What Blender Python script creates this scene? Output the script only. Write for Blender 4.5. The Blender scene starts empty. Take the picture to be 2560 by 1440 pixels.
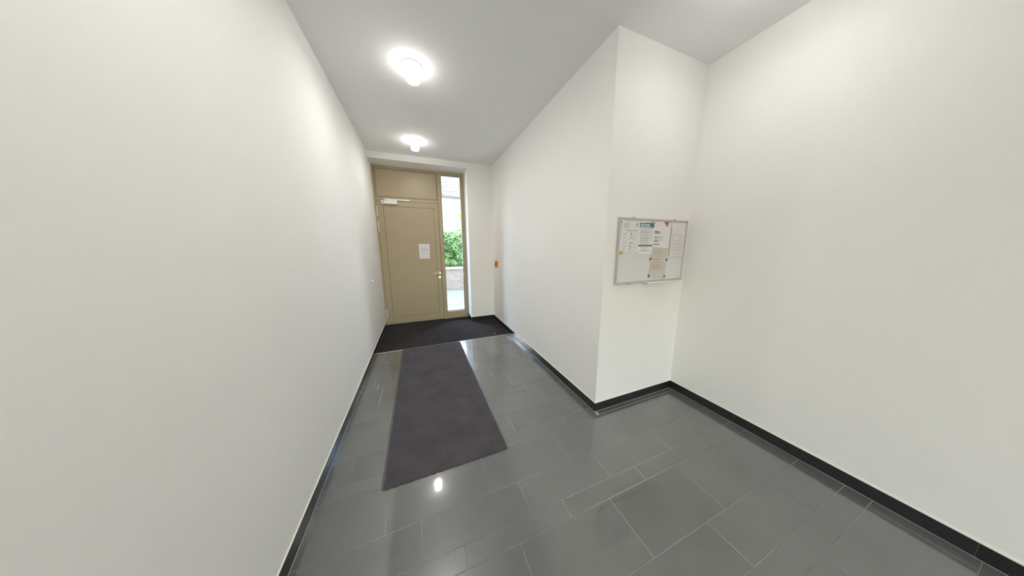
import bpy, bmesh, math, random
from mathutils import Vector, Matrix, noise

# ------------------------------------------------------------------ camera, sky, sun, exposure
sc = bpy.context.scene
COL = sc.collection
cam_d = bpy.data.cameras.new('camera')
cam = bpy.data.objects.new('camera', cam_d)
COL.objects.link(cam)
sc.camera = cam
cam_d.sensor_fit = 'HORIZONTAL'
cam_d.sensor_width = 36.0
cam_d.lens = 584.44 * 36.0 / 2560.0
cam_d.clip_start = 0.02
cam_d.clip_end = 200
_y, _p, _r = 0.3771, -0.1729, -0.0038
_f = Vector((math.sin(_y) * math.cos(_p), math.cos(_y) * math.cos(_p), math.sin(_p)))
_rt = Vector((math.cos(_y), -math.sin(_y), 0))
_up = _rt.cross(_f)
_rt2 = _rt * math.cos(_r) + _up * math.sin(_r)
_up2 = -_rt * math.sin(_r) + _up * math.cos(_r)
cam.matrix_world = Matrix(((_rt2.x, _up2.x, -_f.x, 0.7131), (_rt2.y, _up2.y, -_f.y, -4.9225),
                           (_rt2.z, _up2.z, -_f.z, 1.5929), (0, 0, 0, 1)))

world = bpy.data.worlds.new('world')
sc.world = world
world.use_nodes = True
wn = world.node_tree
wn.nodes.clear()
wo = wn.nodes.new('ShaderNodeOutputWorld')
wb = wn.nodes.new('ShaderNodeBackground')
ws = wn.nodes.new('ShaderNodeTexSky')
ws.sky_type = 'NISHITA'
ws.sun_disc = False
ws.sun_elevation = math.radians(52)
ws.sun_rotation = math.radians(200)
ws.air_density = 1.0
ws.dust_density = 2.5
wn.links.new(ws.outputs[0], wb.inputs[0])
wn.links.new(wb.outputs[0], wo.inputs[0])
wb.inputs[1].default_value = 4.4

sun_d = bpy.data.lights.new('sun', 'SUN')
sun = bpy.data.objects.new('sun', sun_d)
COL.objects.link(sun)
sun_d.energy = 5.0
sun_d.angle = math.radians(2)
sun_d.color = (1.0, 0.95, 0.86)
# sun stands high, behind and to the right of the photographer
sun.rotation_euler = Vector((-0.25, 0.62, -0.80)).to_track_quat('-Z', 'Y').to_euler()

for px, py, w_, h_, rx in ((0.78, -10.82, 0.76, 2.15, math.radians(90)), (1.44, 0.72, 0.6, 3.0, math.radians(-90)),):
    pd = bpy.data.lights.new('daylight_portal', 'AREA')
    pd.shape = 'RECTANGLE'; pd.size = w_; pd.size_y = h_
    pd.cycles.is_portal = True
    po = bpy.data.objects.new('daylight_portal', pd)
    COL.objects.link(po)
    po.location = (px, py, 1.08 if py < 0 else 1.6); po.rotation_euler = (rx, 0, 0)

LAMP_STRENGTH = 7.0            # opal side wall of the lamps
GLOW_DISC_STRENGTH = 172.0           # glowing disc added under each lamp to throw more light down
sc.view_settings.view_transform = 'Standard'
sc.view_settings.look = 'None'
sc.view_settings.exposure = 1.12
sc.view_settings.gamma = 1.0
sc.view_settings.use_curve_mapping = False
sc.cycles.use_denoising = True
sc.cycles.max_bounces = 14
sc.cycles.diffuse_bounces = 8
sc.cycles.glossy_bounces = 5
sc.cycles.transparent_max_bounces = 12
sc.cycles.caustics_reflective = False
sc.cycles.caustics_refractive = False

rng = random.Random(7)

# ------------------------------------------------------------------ dimensions (metres)
W, L1, W2, H, SK = 2.2255, 3.3033, 1.0749, 3.2275, 0.0855
XR = W + W2
D, ZT, XO = 0.375, 3.1215, 1.708
YB = -10.5

# ------------------------------------------------------------------ materials
def lin(r, g, b):
    f = lambda c: (c / 255 / 12.92) if c / 255 <= 0.04045 else ((c / 255 + 0.055) / 1.055) ** 2.4
    return (f(r), f(g), f(b), 1.0)

def mat(name, col, rough=0.5, metal=0.0, spec=0.5, coat=0.0, coat_rough=0.05, noise_scale=None, noise_amt=0.0,
        bump_scale=None, bump=0.0, bump_dist=0.002, rand=0.0, emit=None, emit_s=0.0, detail=4.0, coords='Object'):
    m = bpy.data.materials.new(name)
    m.use_nodes = True
    nt = m.node_tree
    b = nt.nodes['Principled BSDF']
    b.inputs['Base Color'].default_value = col
    b.inputs['Roughness'].default_value = rough
    b.inputs['Metallic'].default_value = metal
    b.inputs['Specular IOR Level'].default_value = spec
    b.inputs['Coat Weight'].default_value = coat
    b.inputs['Coat Roughness'].default_value = coat_rough
    if emit:
        b.inputs['Emission Color'].default_value = emit
        b.inputs['Emission Strength'].default_value = emit_s
    tc = nt.nodes.new('ShaderNodeTexCoord')
    val = None
    if noise_scale:
        n = nt.nodes.new('ShaderNodeTexNoise')
        n.inputs['Scale'].default_value = noise_scale
        n.inputs['Detail'].default_value = detail
        nt.links.new(tc.outputs[coords], n.inputs['Vector'])
        mr = nt.nodes.new('ShaderNodeMapRange')
        mr.inputs['From Min'].default_value = 0.3
        mr.inputs['From Max'].default_value = 0.7
        mr.inputs['To Min'].default_value = 1 - noise_amt
        mr.inputs['To Max'].default_value = 1 + noise_amt
        nt.links.new(n.outputs['Fac'], mr.inputs['Value'])
        val = mr.outputs[0]
    if rand:
        oi = nt.nodes.new('ShaderNodeObjectInfo')
        mr = nt.nodes.new('ShaderNodeMapRange')
        mr.inputs['To Min'].default_value = 1 - rand
        mr.inputs['To Max'].default_value = 1 + rand
        nt.links.new(oi.outputs['Random'], mr.inputs['Value'])
        if val is None:
            val = mr.outputs[0]
        else:
            mu = nt.nodes.new('ShaderNodeMath')
            mu.operation = 'MULTIPLY'
            nt.links.new(val, mu.inputs[0])
            nt.links.new(mr.outputs[0], mu.inputs[1])
            val = mu.outputs[0]
    if val is not None:
        vm = nt.nodes.new('ShaderNodeVectorMath')
        vm.operation = 'SCALE'
        vm.inputs[0].default_value = col[:3]
        nt.links.new(val, vm.inputs['Scale'])
        nt.links.new(vm.outputs[0], b.inputs['Base Color'])
    if bump_scale:
        n = nt.nodes.new('ShaderNodeTexNoise')
        n.inputs['Scale'].default_value = bump_scale
        n.inputs['Detail'].default_value = 3
        nt.links.new(tc.outputs[coords], n.inputs['Vector'])
        bp = nt.nodes.new('ShaderNodeBump')
        bp.inputs['Strength'].default_value = bump
        bp.inputs['Distance'].default_value = bump_dist
        nt.links.new(n.outputs['Fac'], bp.inputs['Height'])
        nt.links.new(bp.outputs[0], b.inputs['Normal'])
    return m

M = {}
M['wall'] = mat('white_plaster', (0.87, 0.858, 0.83, 1), rough=0.85, spec=0.25, noise_scale=1.3, noise_amt=0.012,
                bump_scale=260, bump=0.35, bump_dist=0.0012)
M['ceiling'] = mat('ceiling_paint', (0.88, 0.88, 0.88, 1), rough=0.9, spec=0.2, bump_scale=200, bump=0.15, bump_dist=0.001)
M['grout'] = mat('light_grout', (0.31, 0.31, 0.30, 1), rough=0.9, noise_scale=1.6, noise_amt=0.55)
M['screed'] = mat('dark_screed', (0.05, 0.05, 0.05, 1), rough=0.9, noise_scale=20, noise_amt=0.1)
M['bead'] = mat('cream_sealant', (0.80, 0.77, 0.66, 1), rough=0.5)
M['skirt'] = mat('dark_polished_stone', (0.018, 0.021, 0.022, 1), rough=0.22, spec=0.5, noise_scale=400, noise_amt=0.5, rand=0.15)

def stone_tile():
    m = bpy.data.materials.new('grey_granite_tile')
    m.use_nodes = True
    nt = m.node_tree
    b = nt.nodes['Principled BSDF']
    tc = nt.nodes.new('ShaderNodeTexCoord')
    geo = nt.nodes.new('ShaderNodeNewGeometry')
    n1 = nt.nodes.new('ShaderNodeTexNoise'); n1.inputs['Scale'].default_value = 420; n1.inputs['Detail'].default_value = 6
    n2 = nt.nodes.new('ShaderNodeTexNoise'); n2.inputs['Scale'].default_value = 2.2; n2.inputs['Detail'].default_value = 5
    n3 = nt.nodes.new('ShaderNodeTexVoronoi'); n3.inputs['Scale'].default_value = 150
    for n in (n1, n2, n3):
        nt.links.new(geo.outputs['Position'], n.inputs['Vector'])
    r1 = nt.nodes.new('ShaderNodeMapRange'); r1.inputs[1].default_value = .3; r1.inputs[2].default_value = .7; r1.inputs[3].default_value = .60; r1.inputs[4].default_value = 1.40
    nt.links.new(n1.outputs['Fac'], r1.inputs[0])
    r2 = nt.nodes.new('ShaderNodeMapRange'); r2.inputs[1].default_value = .3; r2.inputs[2].default_value = .7; r2.inputs[3].default_value = .90; r2.inputs[4].default_value = 1.10
    nt.links.new(n2.outputs['Fac'], r2.inputs[0])
    oi = nt.nodes.new('ShaderNodeObjectInfo')
    r3 = nt.nodes.new('ShaderNodeMapRange'); r3.inputs[3].default_value = .93; r3.inputs[4].default_value = 1.07
    nt.links.new(oi.outputs['Random'], r3.inputs[0])
    # sparse dark flecks
    r4 = nt.nodes.new('ShaderNodeMapRange'); r4.inputs[1].default_value = 0.08; r4.inputs[2].default_value = 0.2; r4.inputs[3].default_value = .75; r4.inputs[4].default_value = 1.0
    nt.links.new(n3.outputs['Distance'], r4.inputs[0])
    prev = r1.outputs[0]
    for o in (r2.outputs[0], r3.outputs[0], r4.outputs[0]):
        mu = nt.nodes.new('ShaderNodeMath'); mu.operation = 'MULTIPLY'
        nt.links.new(prev, mu.inputs[0]); nt.links.new(o, mu.inputs[1]); prev = mu.outputs[0]
    vm = nt.nodes.new('ShaderNodeVectorMath'); vm.operation = 'SCALE'
    vm.inputs[0].default_value = (0.118, 0.122, 0.116)
    nt.links.new(prev, vm.inputs['Scale'])
    nt.links.new(vm.outputs[0], b.inputs['Base Color'])
    b.inputs['Roughness'].default_value = 0.27
    b.inputs['Specular IOR Level'].default_value = 0.6
    b.inputs['Coat Weight'].default_value = 0.9
    b.inputs['Coat Roughness'].default_value = 0.04
    b.inputs['Coat IOR'].default_value = 1.9
    return m
M['tile'] = stone_tile()

def carpet(name, col, fleck):
    m = bpy.data.materials.new(name)
    m.use_nodes = True
    nt = m.node_tree
    b = nt.nodes['Principled BSDF']
    geo = nt.nodes.new('ShaderNodeNewGeometry')
    n = nt.nodes.new('ShaderNodeTexNoise'); n.inputs['Scale'].default_value = 260; n.inputs['Detail'].default_value = 4
    n2 = nt.nodes.new('ShaderNodeTexNoise'); n2.inputs['Scale'].default_value = 5; n2.inputs['Detail'].default_value = 4
    nt.links.new(geo.outputs['Position'], n.inputs['Vector'])
    nt.links.new(geo.outputs['Position'], n2.inputs['Vector'])
    r = nt.nodes.new('ShaderNodeMapRange'); r.inputs[1].default_value = .3; r.inputs[2].default_value = .7; r.inputs[3].default_value = 1 - fleck; r.inputs[4].default_value = 1 + fleck
    nt.links.new(n.outputs['Fac'], r.inputs[0])
    r2 = nt.nodes.new('ShaderNodeMapRange'); r2.inputs[1].default_value = .3; r2.inputs[2].default_value = .7; r2.inputs[3].default_value = .86; r2.inputs[4].default_value = 1.14
    nt.links.new(n2.outputs['Fac'], r2.inputs[0])
    mu = nt.nodes.new('ShaderNodeMath'); mu.operation = 'MULTIPLY'
    nt.links.new(r.outputs[0], mu.inputs[0]); nt.links.new(r2.outputs[0], mu.inputs[1])
    vm = nt.nodes.new('ShaderNodeVectorMath'); vm.operation = 'SCALE'; vm.inputs[0].default_value = col
    nt.links.new(mu.outputs[0], vm.inputs['Scale'])
    nt.links.new(vm.outputs[0], b.inputs['Base Color'])
    b.inputs['Roughness'].default_value = 0.95
    b.inputs['Specular IOR Level'].default_value = 0.1
    b.inputs['Sheen Weight'].default_value = 0.03
    bp = nt.nodes.new('ShaderNodeBump'); bp.inputs['Strength'].default_value = 0.8; bp.inputs['Distance'].default_value = 0.003
    nt.links.new(n.outputs['Fac'], bp.inputs['Height']); nt.links.new(bp.outputs[0], b.inputs['Normal'])
    return m
M['mat_dark'] = carpet('black_brown_coir', (0.030, 0.025, 0.026), 0.9)
M['mat_runner'] = carpet('charcoal_pile', (0.078, 0.071, 0.078), 0.45)
M['rubber'] = mat('grey_rubber', (0.095, 0.095, 0.10, 1), rough=0.35)
M['steel_trim'] = mat('brushed_metal_edge', (0.62, 0.59, 0.59, 1), rough=0.4, metal=0.5)
M['bronze'] = mat('bronze_beige_paint', (0.40, 0.325, 0.205, 1), rough=0.42, spec=0.5, noise_scale=3, noise_amt=0.02,
                  bump_scale=350, bump=0.06, bump_dist=0.0006)
M['bronze_shaded'] = mat('bronze_gap_shade', (0.10, 0.085, 0.06, 1), rough=0.6)  # darker bronze, the shade of gaps and grooves put into the colour
M['gasket'] = mat('black_gasket', (0.015, 0.015, 0.017, 1), rough=0.5)
M['white_metal'] = mat('white_lacquer', (0.85, 0.85, 0.83, 1), rough=0.35)
M['steel'] = mat('satin_steel', (0.72, 0.69, 0.64, 1), rough=0.28, metal=1.0)
M['dark'] = mat('dark_hole', (0.02, 0.02, 0.02, 1), rough=0.5)
M['blue_grey'] = mat('blue_grey_badge', (0.12, 0.16, 0.30, 1), rough=0.4)
M['paper'] = mat('white_paper', (0.80, 0.80, 0.80, 1), rough=0.7)
M['paper_lilac'] = mat('cool_white_paper', (0.78, 0.75, 0.77, 1), rough=0.7)
M['paper_beige'] = mat('beige_paper', (0.62, 0.565, 0.50, 1), rough=0.6)
M['paper_olive'] = mat('yellowed_paper', (0.585, 0.575, 0.49, 1), rough=0.6)
M['sleeve'] = mat('milky_plastic', (0.74, 0.75, 0.74, 1), rough=0.3)
M['ink'] = mat('grey_ink', (0.26, 0.25, 0.25, 1), rough=0.7)
M['ink_faint'] = mat('faint_ink', (0.50, 0.49, 0.49, 1), rough=0.7)
M['ink_black'] = mat('black_ink', (0.06, 0.06, 0.07, 1), rough=0.7)
M['ink_red'] = mat('faded_red_ink', (0.42, 0.28, 0.25, 1), rough=0.7)
M['ink_teal'] = mat('teal_print', lin(84, 122, 136), rough=0.6)
M['ink_indigo'] = mat('indigo_print', lin(66, 78, 112), rough=0.6)
M['ink_crimson'] = mat('crimson_print', lin(178, 62, 78), rough=0.6)
M['ink_white'] = mat('white_print', (0.80, 0.86, 0.86, 1), rough=0.6)
M['tape'] = mat('blue_tape', lin(78, 96, 150), rough=0.6)
M['alu'] = mat('grey_aluminium', (0.56, 0.55, 0.53, 1), rough=0.4, metal=0.55)
M['board'] = mat('white_enamel', (0.72, 0.72, 0.71, 1), rough=0.22, spec=0.5)
M['plastic_grey'] = mat('grey_plastic', (0.30, 0.30, 0.30, 1), rough=0.5)
M['plastic_white'] = mat('white_plastic', (0.82, 0.82, 0.80, 1), rough=0.4)
M['plastic_yellow'] = mat('yellow_plastic', lin(225, 180, 70), rough=0.4)
M['plastic_orange'] = mat('orange_plastic', lin(222, 118, 32), rough=0.4)
M['plastic_brown'] = mat('dark_cover', lin(92, 62, 48), rough=0.2)
M['shade'] = mat('lit_opal_glass', (0.9, 0.9, 0.88, 1), rough=0.3, emit=(1.0, 0.97, 0.925, 1), emit_s=LAMP_STRENGTH)
M['lens'] = mat('lit_lower_lens', (0.9, 0.9, 0.88, 1), rough=0.2, emit=(1.0, 0.97, 0.925, 1), emit_s=GLOW_DISC_STRENGTH)
M['shade_dim'] = mat('lit_opal_glass_alcove', (0.9, 0.9, 0.88, 1), rough=0.3, emit=(1.0, 0.97, 0.92, 1), emit_s=9.0)
M['added_glow_dim'] = mat('lit_lower_lens_alcove', (0.9, 0.9, 0.88, 1), rough=0.2, emit=(1.0, 0.97, 0.92, 1), emit_s=62.0)
M['crumb'] = mat('pale_crumb', (0.55, 0.52, 0.46, 1), rough=0.9)
M['brick'] = mat('pale_pink_brick', (0.20, 0.145, 0.11, 1), rough=0.9, noise_scale=25, noise_amt=0.25, rand=0.2,
                 bump_scale=80, bump=0.6, bump_dist=0.004)
M['mortar'] = mat('pale_mortar', (0.21, 0.18, 0.155, 1), rough=0.95)
M['coping'] = mat('light_concrete', (0.34, 0.33, 0.30, 1), rough=0.85, noise_scale=12, noise_amt=0.1)
M['paver'] = mat('pale_grey_paver', (0.095, 0.098, 0.10, 1), rough=0.8, noise_scale=14, noise_amt=0.1, rand=0.08)
M['joint'] = mat('paving_joint', (0.16, 0.16, 0.16, 1), rough=0.95)
M['render'] = mat('white_render', (0.82, 0.82, 0.80, 1), rough=0.9)
M['teal'] = mat('teal_shutter', (0.010, 0.046, 0.056, 1), rough=0.6)
M['soil'] = mat('dark_soil', (0.06, 0.05, 0.035, 1), rough=1.0)
M['bark'] = mat('brown_stem', (0.12, 0.08, 0.05, 1), rough=0.9)

def leaf_mat(name, a, b_, tr):
    m = bpy.data.materials.new(name)
    m.use_nodes = True
    nt = m.node_tree
    b = nt.nodes['Principled BSDF']
    geo = nt.nodes.new('ShaderNodeNewGeometry')
    mx = nt.nodes.new('ShaderNodeMix'); mx.data_type = 'RGBA'
    mx.inputs[6].default_value = a; mx.inputs[7].default_value = b_
    nt.links.new(geo.outputs['Random Per Island'], mx.inputs[0])
    nt.links.new(mx.outputs[2], b.inputs['Base Color'])
    b.inputs['Roughness'].default_value = 0.45
    t = nt.nodes.new('ShaderNodeBsdfTranslucent')
    nt.links.new(mx.outputs[2], t.inputs['Color'])
    ms = nt.nodes.new('ShaderNodeMixShader'); ms.inputs[0].default_value = tr
    nt.links.new(b.outputs[0], ms.inputs[1]); nt.links.new(t.outputs[0], ms.inputs[2])
    nt.links.new(ms.outputs[0], nt.nodes['Material Output'].inputs['Surface'])
    return m
M['leaf'] = leaf_mat('ivy_leaf', (0.045, 0.105, 0.025, 1), (0.17, 0.28, 0.065, 1), 0.35)
M['leaf_bright'] = leaf_mat('shrub_leaf', (0.12, 0.20, 0.03, 1), (0.26, 0.34, 0.05, 1), 0.4)
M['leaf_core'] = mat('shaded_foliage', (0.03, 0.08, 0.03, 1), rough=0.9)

def glass_mat():
    m = bpy.data.materials.new('clear_glass')
    m.use_nodes = True
    nt = m.node_tree
    nt.nodes.remove(nt.nodes['Principled BSDF'])
    fr = nt.nodes.new('ShaderNodeFresnel'); fr.inputs['IOR'].default_value = 1.45
    tr = nt.nodes.new('ShaderNodeBsdfTransparent'); tr.inputs['Color'].default_value = (0.95, 0.985, 0.97, 1)
    gl = nt.nodes.new('ShaderNodeBsdfGlossy'); gl.inputs['Roughness'].default_value = 0.0
    ms = nt.nodes.new('ShaderNodeMixShader')
    nt.links.new(fr.outputs[0], ms.inputs[0]); nt.links.new(tr.outputs[0], ms.inputs[1]); nt.links.new(gl.outputs[0], ms.inputs[2])
    nt.links.new(ms.outputs[0], nt.nodes['Material Output'].inputs['Surface'])
    return m
M['glass'] = glass_mat()

# ------------------------------------------------------------------ mesh helpers
def box(bm, x0, x1, y0, y1, z0, z1, bev=0.0, seg=1):
    vs = [bm.verts.new((x, y, z)) for x in (x0, x1) for y in (y0, y1) for z in (z0, z1)]
    idx = [(0, 1, 3, 2), (4, 6, 7, 5), (0, 4, 5, 1), (2, 3, 7, 6), (0, 2, 6, 4), (1, 5, 7, 3)]
    fs = [bm.faces.new([vs[i] for i in f]) for f in idx]
    if bev > 0:
        es = list({e for f in fs for e in f.edges})
        bmesh.ops.bevel(bm, geom=es, offset=bev, segments=seg, affect='EDGES', profile=0.5)
    return bm

def lathe(bm, prof, org=(0, 0, 0), axis='Z', n=32):
    """prof: list of (r, h) along the axis; closes ends with caps when r > 0."""
    rings = []
    for r, h in prof:
        ring = []
        if r < 1e-6:
            pts = [(0, 0)]
        else:
            pts = [(r * math.cos(2 * math.pi * k / n), r * math.sin(2 * math.pi * k / n)) for k in range(n)]
        for a, b in pts:
            v = {'Z': (a, b, h), 'Y': (a, h, b), 'X': (h, a, b)}[axis]
            ring.append(bm.verts.new((org[0] + v[0], org[1] + v[1], org[2] + v[2])))
        rings.append(ring)
    for A, B in zip(rings, rings[1:]):
        if len(A) == 1 and len(B) == 1:
            continue
        for k in range(n):
            k2 = (k + 1) % n
            if len(A) == 1:
                bm.faces.new((A[0], B[k], B[k2]))
            elif len(B) == 1:
                bm.faces.new((A[k], A[k2], B[0]))
            else:
                bm.faces.new((A[k], A[k2], B[k2], B[k]))
    for R_ in (rings[0], rings[-1]):
        if len(R_) > 2:
            bm.faces.new(R_)
    return bm

def prism(bm, poly, axis, a, b):
    """extrude a 2D polygon between a and b along the axis."""
    def P(u, v, t):
        return {'Z': (u, v, t), 'Y': (u, t, v), 'X': (t, u, v)}[axis]
    A = [bm.verts.new(P(u, v, a)) for u, v in poly]
    B = [bm.verts.new(P(u, v, b)) for u, v in poly]
    n = len(poly)
    bm.faces.new(A); bm.faces.new(B[::-1])
    for k in range(n):
        bm.faces.new((A[k], B[k], B[(k + 1) % n], A[(k + 1) % n]))
    return bm

def tube(bm, pts, r, n=14):
    prev = None
    rings = []
    for i, p in enumerate(pts):
        p = Vector(p)
        d = (Vector(pts[min(i + 1, len(pts) - 1)]) - Vector(pts[max(i - 1, 0)])).normalized()
        ref = Vector((0, 0, 1)) if abs(d.z) < 0.9 else Vector((1, 0, 0))
        u = d.cross(ref).normalized(); v = d.cross(u).normalized()
        rings.append([bm.verts.new(p + (u * math.cos(2 * math.pi * k / n) + v * math.sin(2 * math.pi * k / n)) * r) for k in range(n)])
    for A, B in zip(rings, rings[1:]):
        for k in range(n):
            bm.faces.new((A[k], A[(k + 1) % n], B[(k + 1) % n], B[k]))
    bm.faces.new(rings[0]); bm.faces.new(rings[-1])
    return bm

def link(name, me, parent=None, loc=None):
    o = bpy.data.objects.new(name, me)
    COL.objects.link(o)
    if parent:
        o.parent = parent
    if loc is not None:
        o.location = loc
    return o

def obj(name, bm, m, parent=None, origin=None, smooth=False, loc=None):
    """origin: world point that becomes the object's origin (geometry given in the parent's space)."""
    bmesh.ops.recalc_face_normals(bm, faces=bm.faces)
    if origin is not None:
        bmesh.ops.translate(bm, verts=bm.verts, vec=-Vector(origin))
        loc = origin
    me = bpy.data.meshes.new(name)
    bm.to_mesh(me); bm.free()
    for mm in (m if isinstance(m, (list, tuple)) else [m]):
        me.materials.append(mm)
    if smooth:
        for p in me.polygons:
            p.use_smooth = True
        try:
            me.set_sharp_from_angle(angle=math.radians(35))
        except Exception:
            pass
    return link(name, me, parent, loc)

def empty(name, loc=(0, 0, 0), parent=None):
    o = bpy.data.objects.new(name, None)
    COL.objects.link(o)
    o.location = loc
    o.empty_display_size = 0.1
    if parent:
        o.parent = parent
    return o

def struct(o):
    o['kind'] = 'structure'
    return o

def tag(o, label, cat, group=None):
    o['label'] = label; o['category'] = cat
    if group:
        o['group'] = group
    return o

def B(*a, **k):
    return box(bmesh.new(), *a, **k)

# ------------------------------------------------------------------ room shell
TK = 0.3
YF = 0.60                       # outer face of the front wall
struct(obj('wall_left', B(-TK, 0, YB, YF, -0.1, H), M['wall']))
bm = bmesh.new()
box(bm, XO, W, 0, YF, -0.1, H)
box(bm, 0, XO, 0, YF, ZT, H)
struct(obj('wall_front', bm, M['wall']))
struct(obj('wall_right', B(W, W + 0.2, -L1, YF, -0.1, H), M['wall']))
struct(obj('wall_alcove', B(W + 0.2, XR + TK, -L1, -L1 + 0.2, -0.1, H), M['wall']))
struct(obj('wall_far_right', B(XR, XR + TK, YB, -L1, -0.1, H), M['wall']))
BWX0, BWX1, BWZ1 = 0.40, 1.16, 2.15  # opening added in the back wall to let fill daylight in
bm = bmesh.new()
box(bm, -TK, BWX0, YB - TK, YB, -0.1, H)
box(bm, BWX1, XR + TK, YB - TK, YB, -0.1, H)
box(bm, BWX0, BWX1, YB - TK, YB, BWZ1, H)
box(bm, BWX0, BWX1, YB - TK, YB, -0.1, 0.0)
struct(obj('wall_back', bm, M['wall']))
struct(obj('ceiling', B(-TK, XR + TK, YB - TK, YF, H, H + 0.25), M['ceiling']))

# the rest of the building around the entrance hall (shades the court outside)
bm = bmesh.new()
box(bm, -7.0, -TK, YF - 0.4, YF, -0.1, H + 0.25); box(bm, W + 0.2, 9.0, YF - 0.4, YF, -0.1, H + 0.25)
box(bm, -7.0, 9.0, YB - TK, YF, H + 0.25, 9.0)
struct(obj('wall_facade', bm, M['render']))

# floor: grout bed with every stone tile laid on it
GZ = -0.0012
YM = -1.06
floor = struct(obj('floor', B(0, XR, YB, YM + 0.004, -0.1, GZ), M['grout']))
struct(obj('floor_mat_well', B(0, W, YM + 0.004, D + 0.1, -0.1, -0.012), M['screed']))

y = -3.359
rows = []                        # (y_top, y_bottom, joint offset)
known = {-4.305: 1.126, -3.990: 2.083, -3.885: 1.247, -3.674: 1.675, -3.359: 2.50, -3.254: 2.023, -3.043: 1.853, -2.728: 1.767,
         -2.622: 1.650, -2.411: 2.10, -2.096: 1.42, -1.990: 1.992, -1.780: 1.621, -1.465: 1.84, -1.359: 2.118, -1.148: 1.99, -4.516: 2.182}
hs = [0.3155, 0.2105, 0.1055]    # widths of the three courses, towards the camera
yt = -3.359
k = 0
while yt > YB + 0.02:
    rows.append((yt, yt - hs[k % 3])); yt -= hs[k % 3]; k += 1
yt = -3.359; k = 2
while yt < YM - 0.004:
    h = hs[k % 3]; rows.append((min(yt + h, YM), yt)); yt += h; k -= 1
JG = 0.0015                      # half joint
tile_cache = {}
def tile_mesh(w, d):
    key = (round(w, 3), round(d, 3))
    if key not in tile_cache:
        bm = B(-w / 2, w / 2, -d / 2, d / 2, -0.012, 0.0, bev=0.0007)
        bmesh.ops.recalc_face_normals(bm, faces=bm.faces)
        me = bpy.data.meshes.new('floor_tile'); bm.to_mesh(me); bm.free()
        me.materials.append(M['tile'])
        tile_cache[key] = me
    return tile_cache[key]
P = 0.622
for (ya, yb) in rows:
    off = None
    for kk, vv in known.items():
        if abs(kk - yb) < 0.02:
            off = vv
    if off is None:
        off = rng.uniform(0, P)
    x_end = (W if (ya + yb) / 2 > -L1 - 0.03 else XR) - 0.013
    x = off % P
    xs = [0.009] + [x + i * P for i in range(-1, 8) if 0.045 < x + i * P < x_end - 0.045] + [x_end]
    for a, b in zip(xs, xs[1:]):
        w, d = b - a - 2 * JG, ya - yb - 2 * JG
        link('floor_tile', tile_mesh(w, d), floor, ((a + b) / 2, (ya + yb) / 2, 0))
# narrow cut strip in front of the alcove skirting
for a, b in ((W + 0.012, 2.72), (2.72, XR - 0.013)):
    link('floor_tile', tile_mesh(b - a - 0.004, 0.036), floor, ((a + b) / 2, -3.359 + 0.0215, 0))

# skirtings, one object per stone piece, with the cream sealant bead on top
def skirting(side, horizontal, fixed, a, b, joints, face):
    """horizontal: runs along X at y=fixed, face = +-1 direction the front looks; else along Y at x=fixed."""
    root = struct(empty('baseboard_' + side, ((a + b) / 2, fixed, 0) if horizontal else (fixed, (a + b) / 2, 0)))
    cuts = [a] + sorted(j for j in joints if a + 0.02 < j < b - 0.02) + [b]
    o = Vector(root.location)
    for p, q in zip(cuts, cuts[1:]):
        p2, q2 = p + 0.0012, q - 0.0012
        t0, t1 = sorted((fixed - 0.004 * face, fixed + 0.008 * face))
        if horizontal:
            bm = B(p2, q2, t0, t1, 0, SK, bev=0.0009); c = ((p + q) / 2, fixed, 0)
        else:
            bm = B(t0, t1, p2, q2, 0, SK, bev=0.0009); c = (fixed, (p + q) / 2, 0)
        bmesh.ops.translate(bm, verts=bm.verts, vec=-Vector(c))
        obj('skirting_tile', bm, M['skirt'], root, loc=Vector(c) - o)
    t0, t1 = sorted((fixed - 0.003 * face, fixed + 0.0065 * face))
    bm = B(a, b, t0, t1, SK, SK + 0.005) if horizontal else B(t0, t1, a, b, SK, SK + 0.005)
    bmesh.ops.translate(bm, verts=bm.verts, vec=-o)
    obj('sealant_bead', bm, M['bead'], root)
    # joint between skirting and floor
    t0, t1 = sorted((fixed + 0.006 * face, fixed + 0.0125 * face))
    bm = B(a, b, t0, t1, -0.01, 0.0002) if horizontal else B(t0, t1, a, b, -0.01, 0.0002)
    bmesh.ops.translate(bm, verts=bm.verts, vec=-o)
    if side not in ('front', 'door_reveal'):
        obj('floor_joint', bm, M['grout'], root)
    else:
        bm.free()
seq = lambda s, p=0.605: [s + i * p for i in range(-12, 14)]
skirting('left', False, 0.0, YB, D, seq(-2.75), 1)
skirting('front', True, 0.0, XO, W - 0.008, [], -1)
skirting('door_reveal', False, XO, 0.0, D, [], -1)
skirting('right', False, W, -L1, 0.0, seq(-2.870), -1)
skirting('alcove', True, -L1, W - 0.008, XR, [2.722], -1)
skirting('far_right', False, XR, YB, -L1 - 0.008, seq(-3.707), -1)
skirting('back', True, YB, BWX1, XR - 0.008, seq(0.6), 1)

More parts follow.
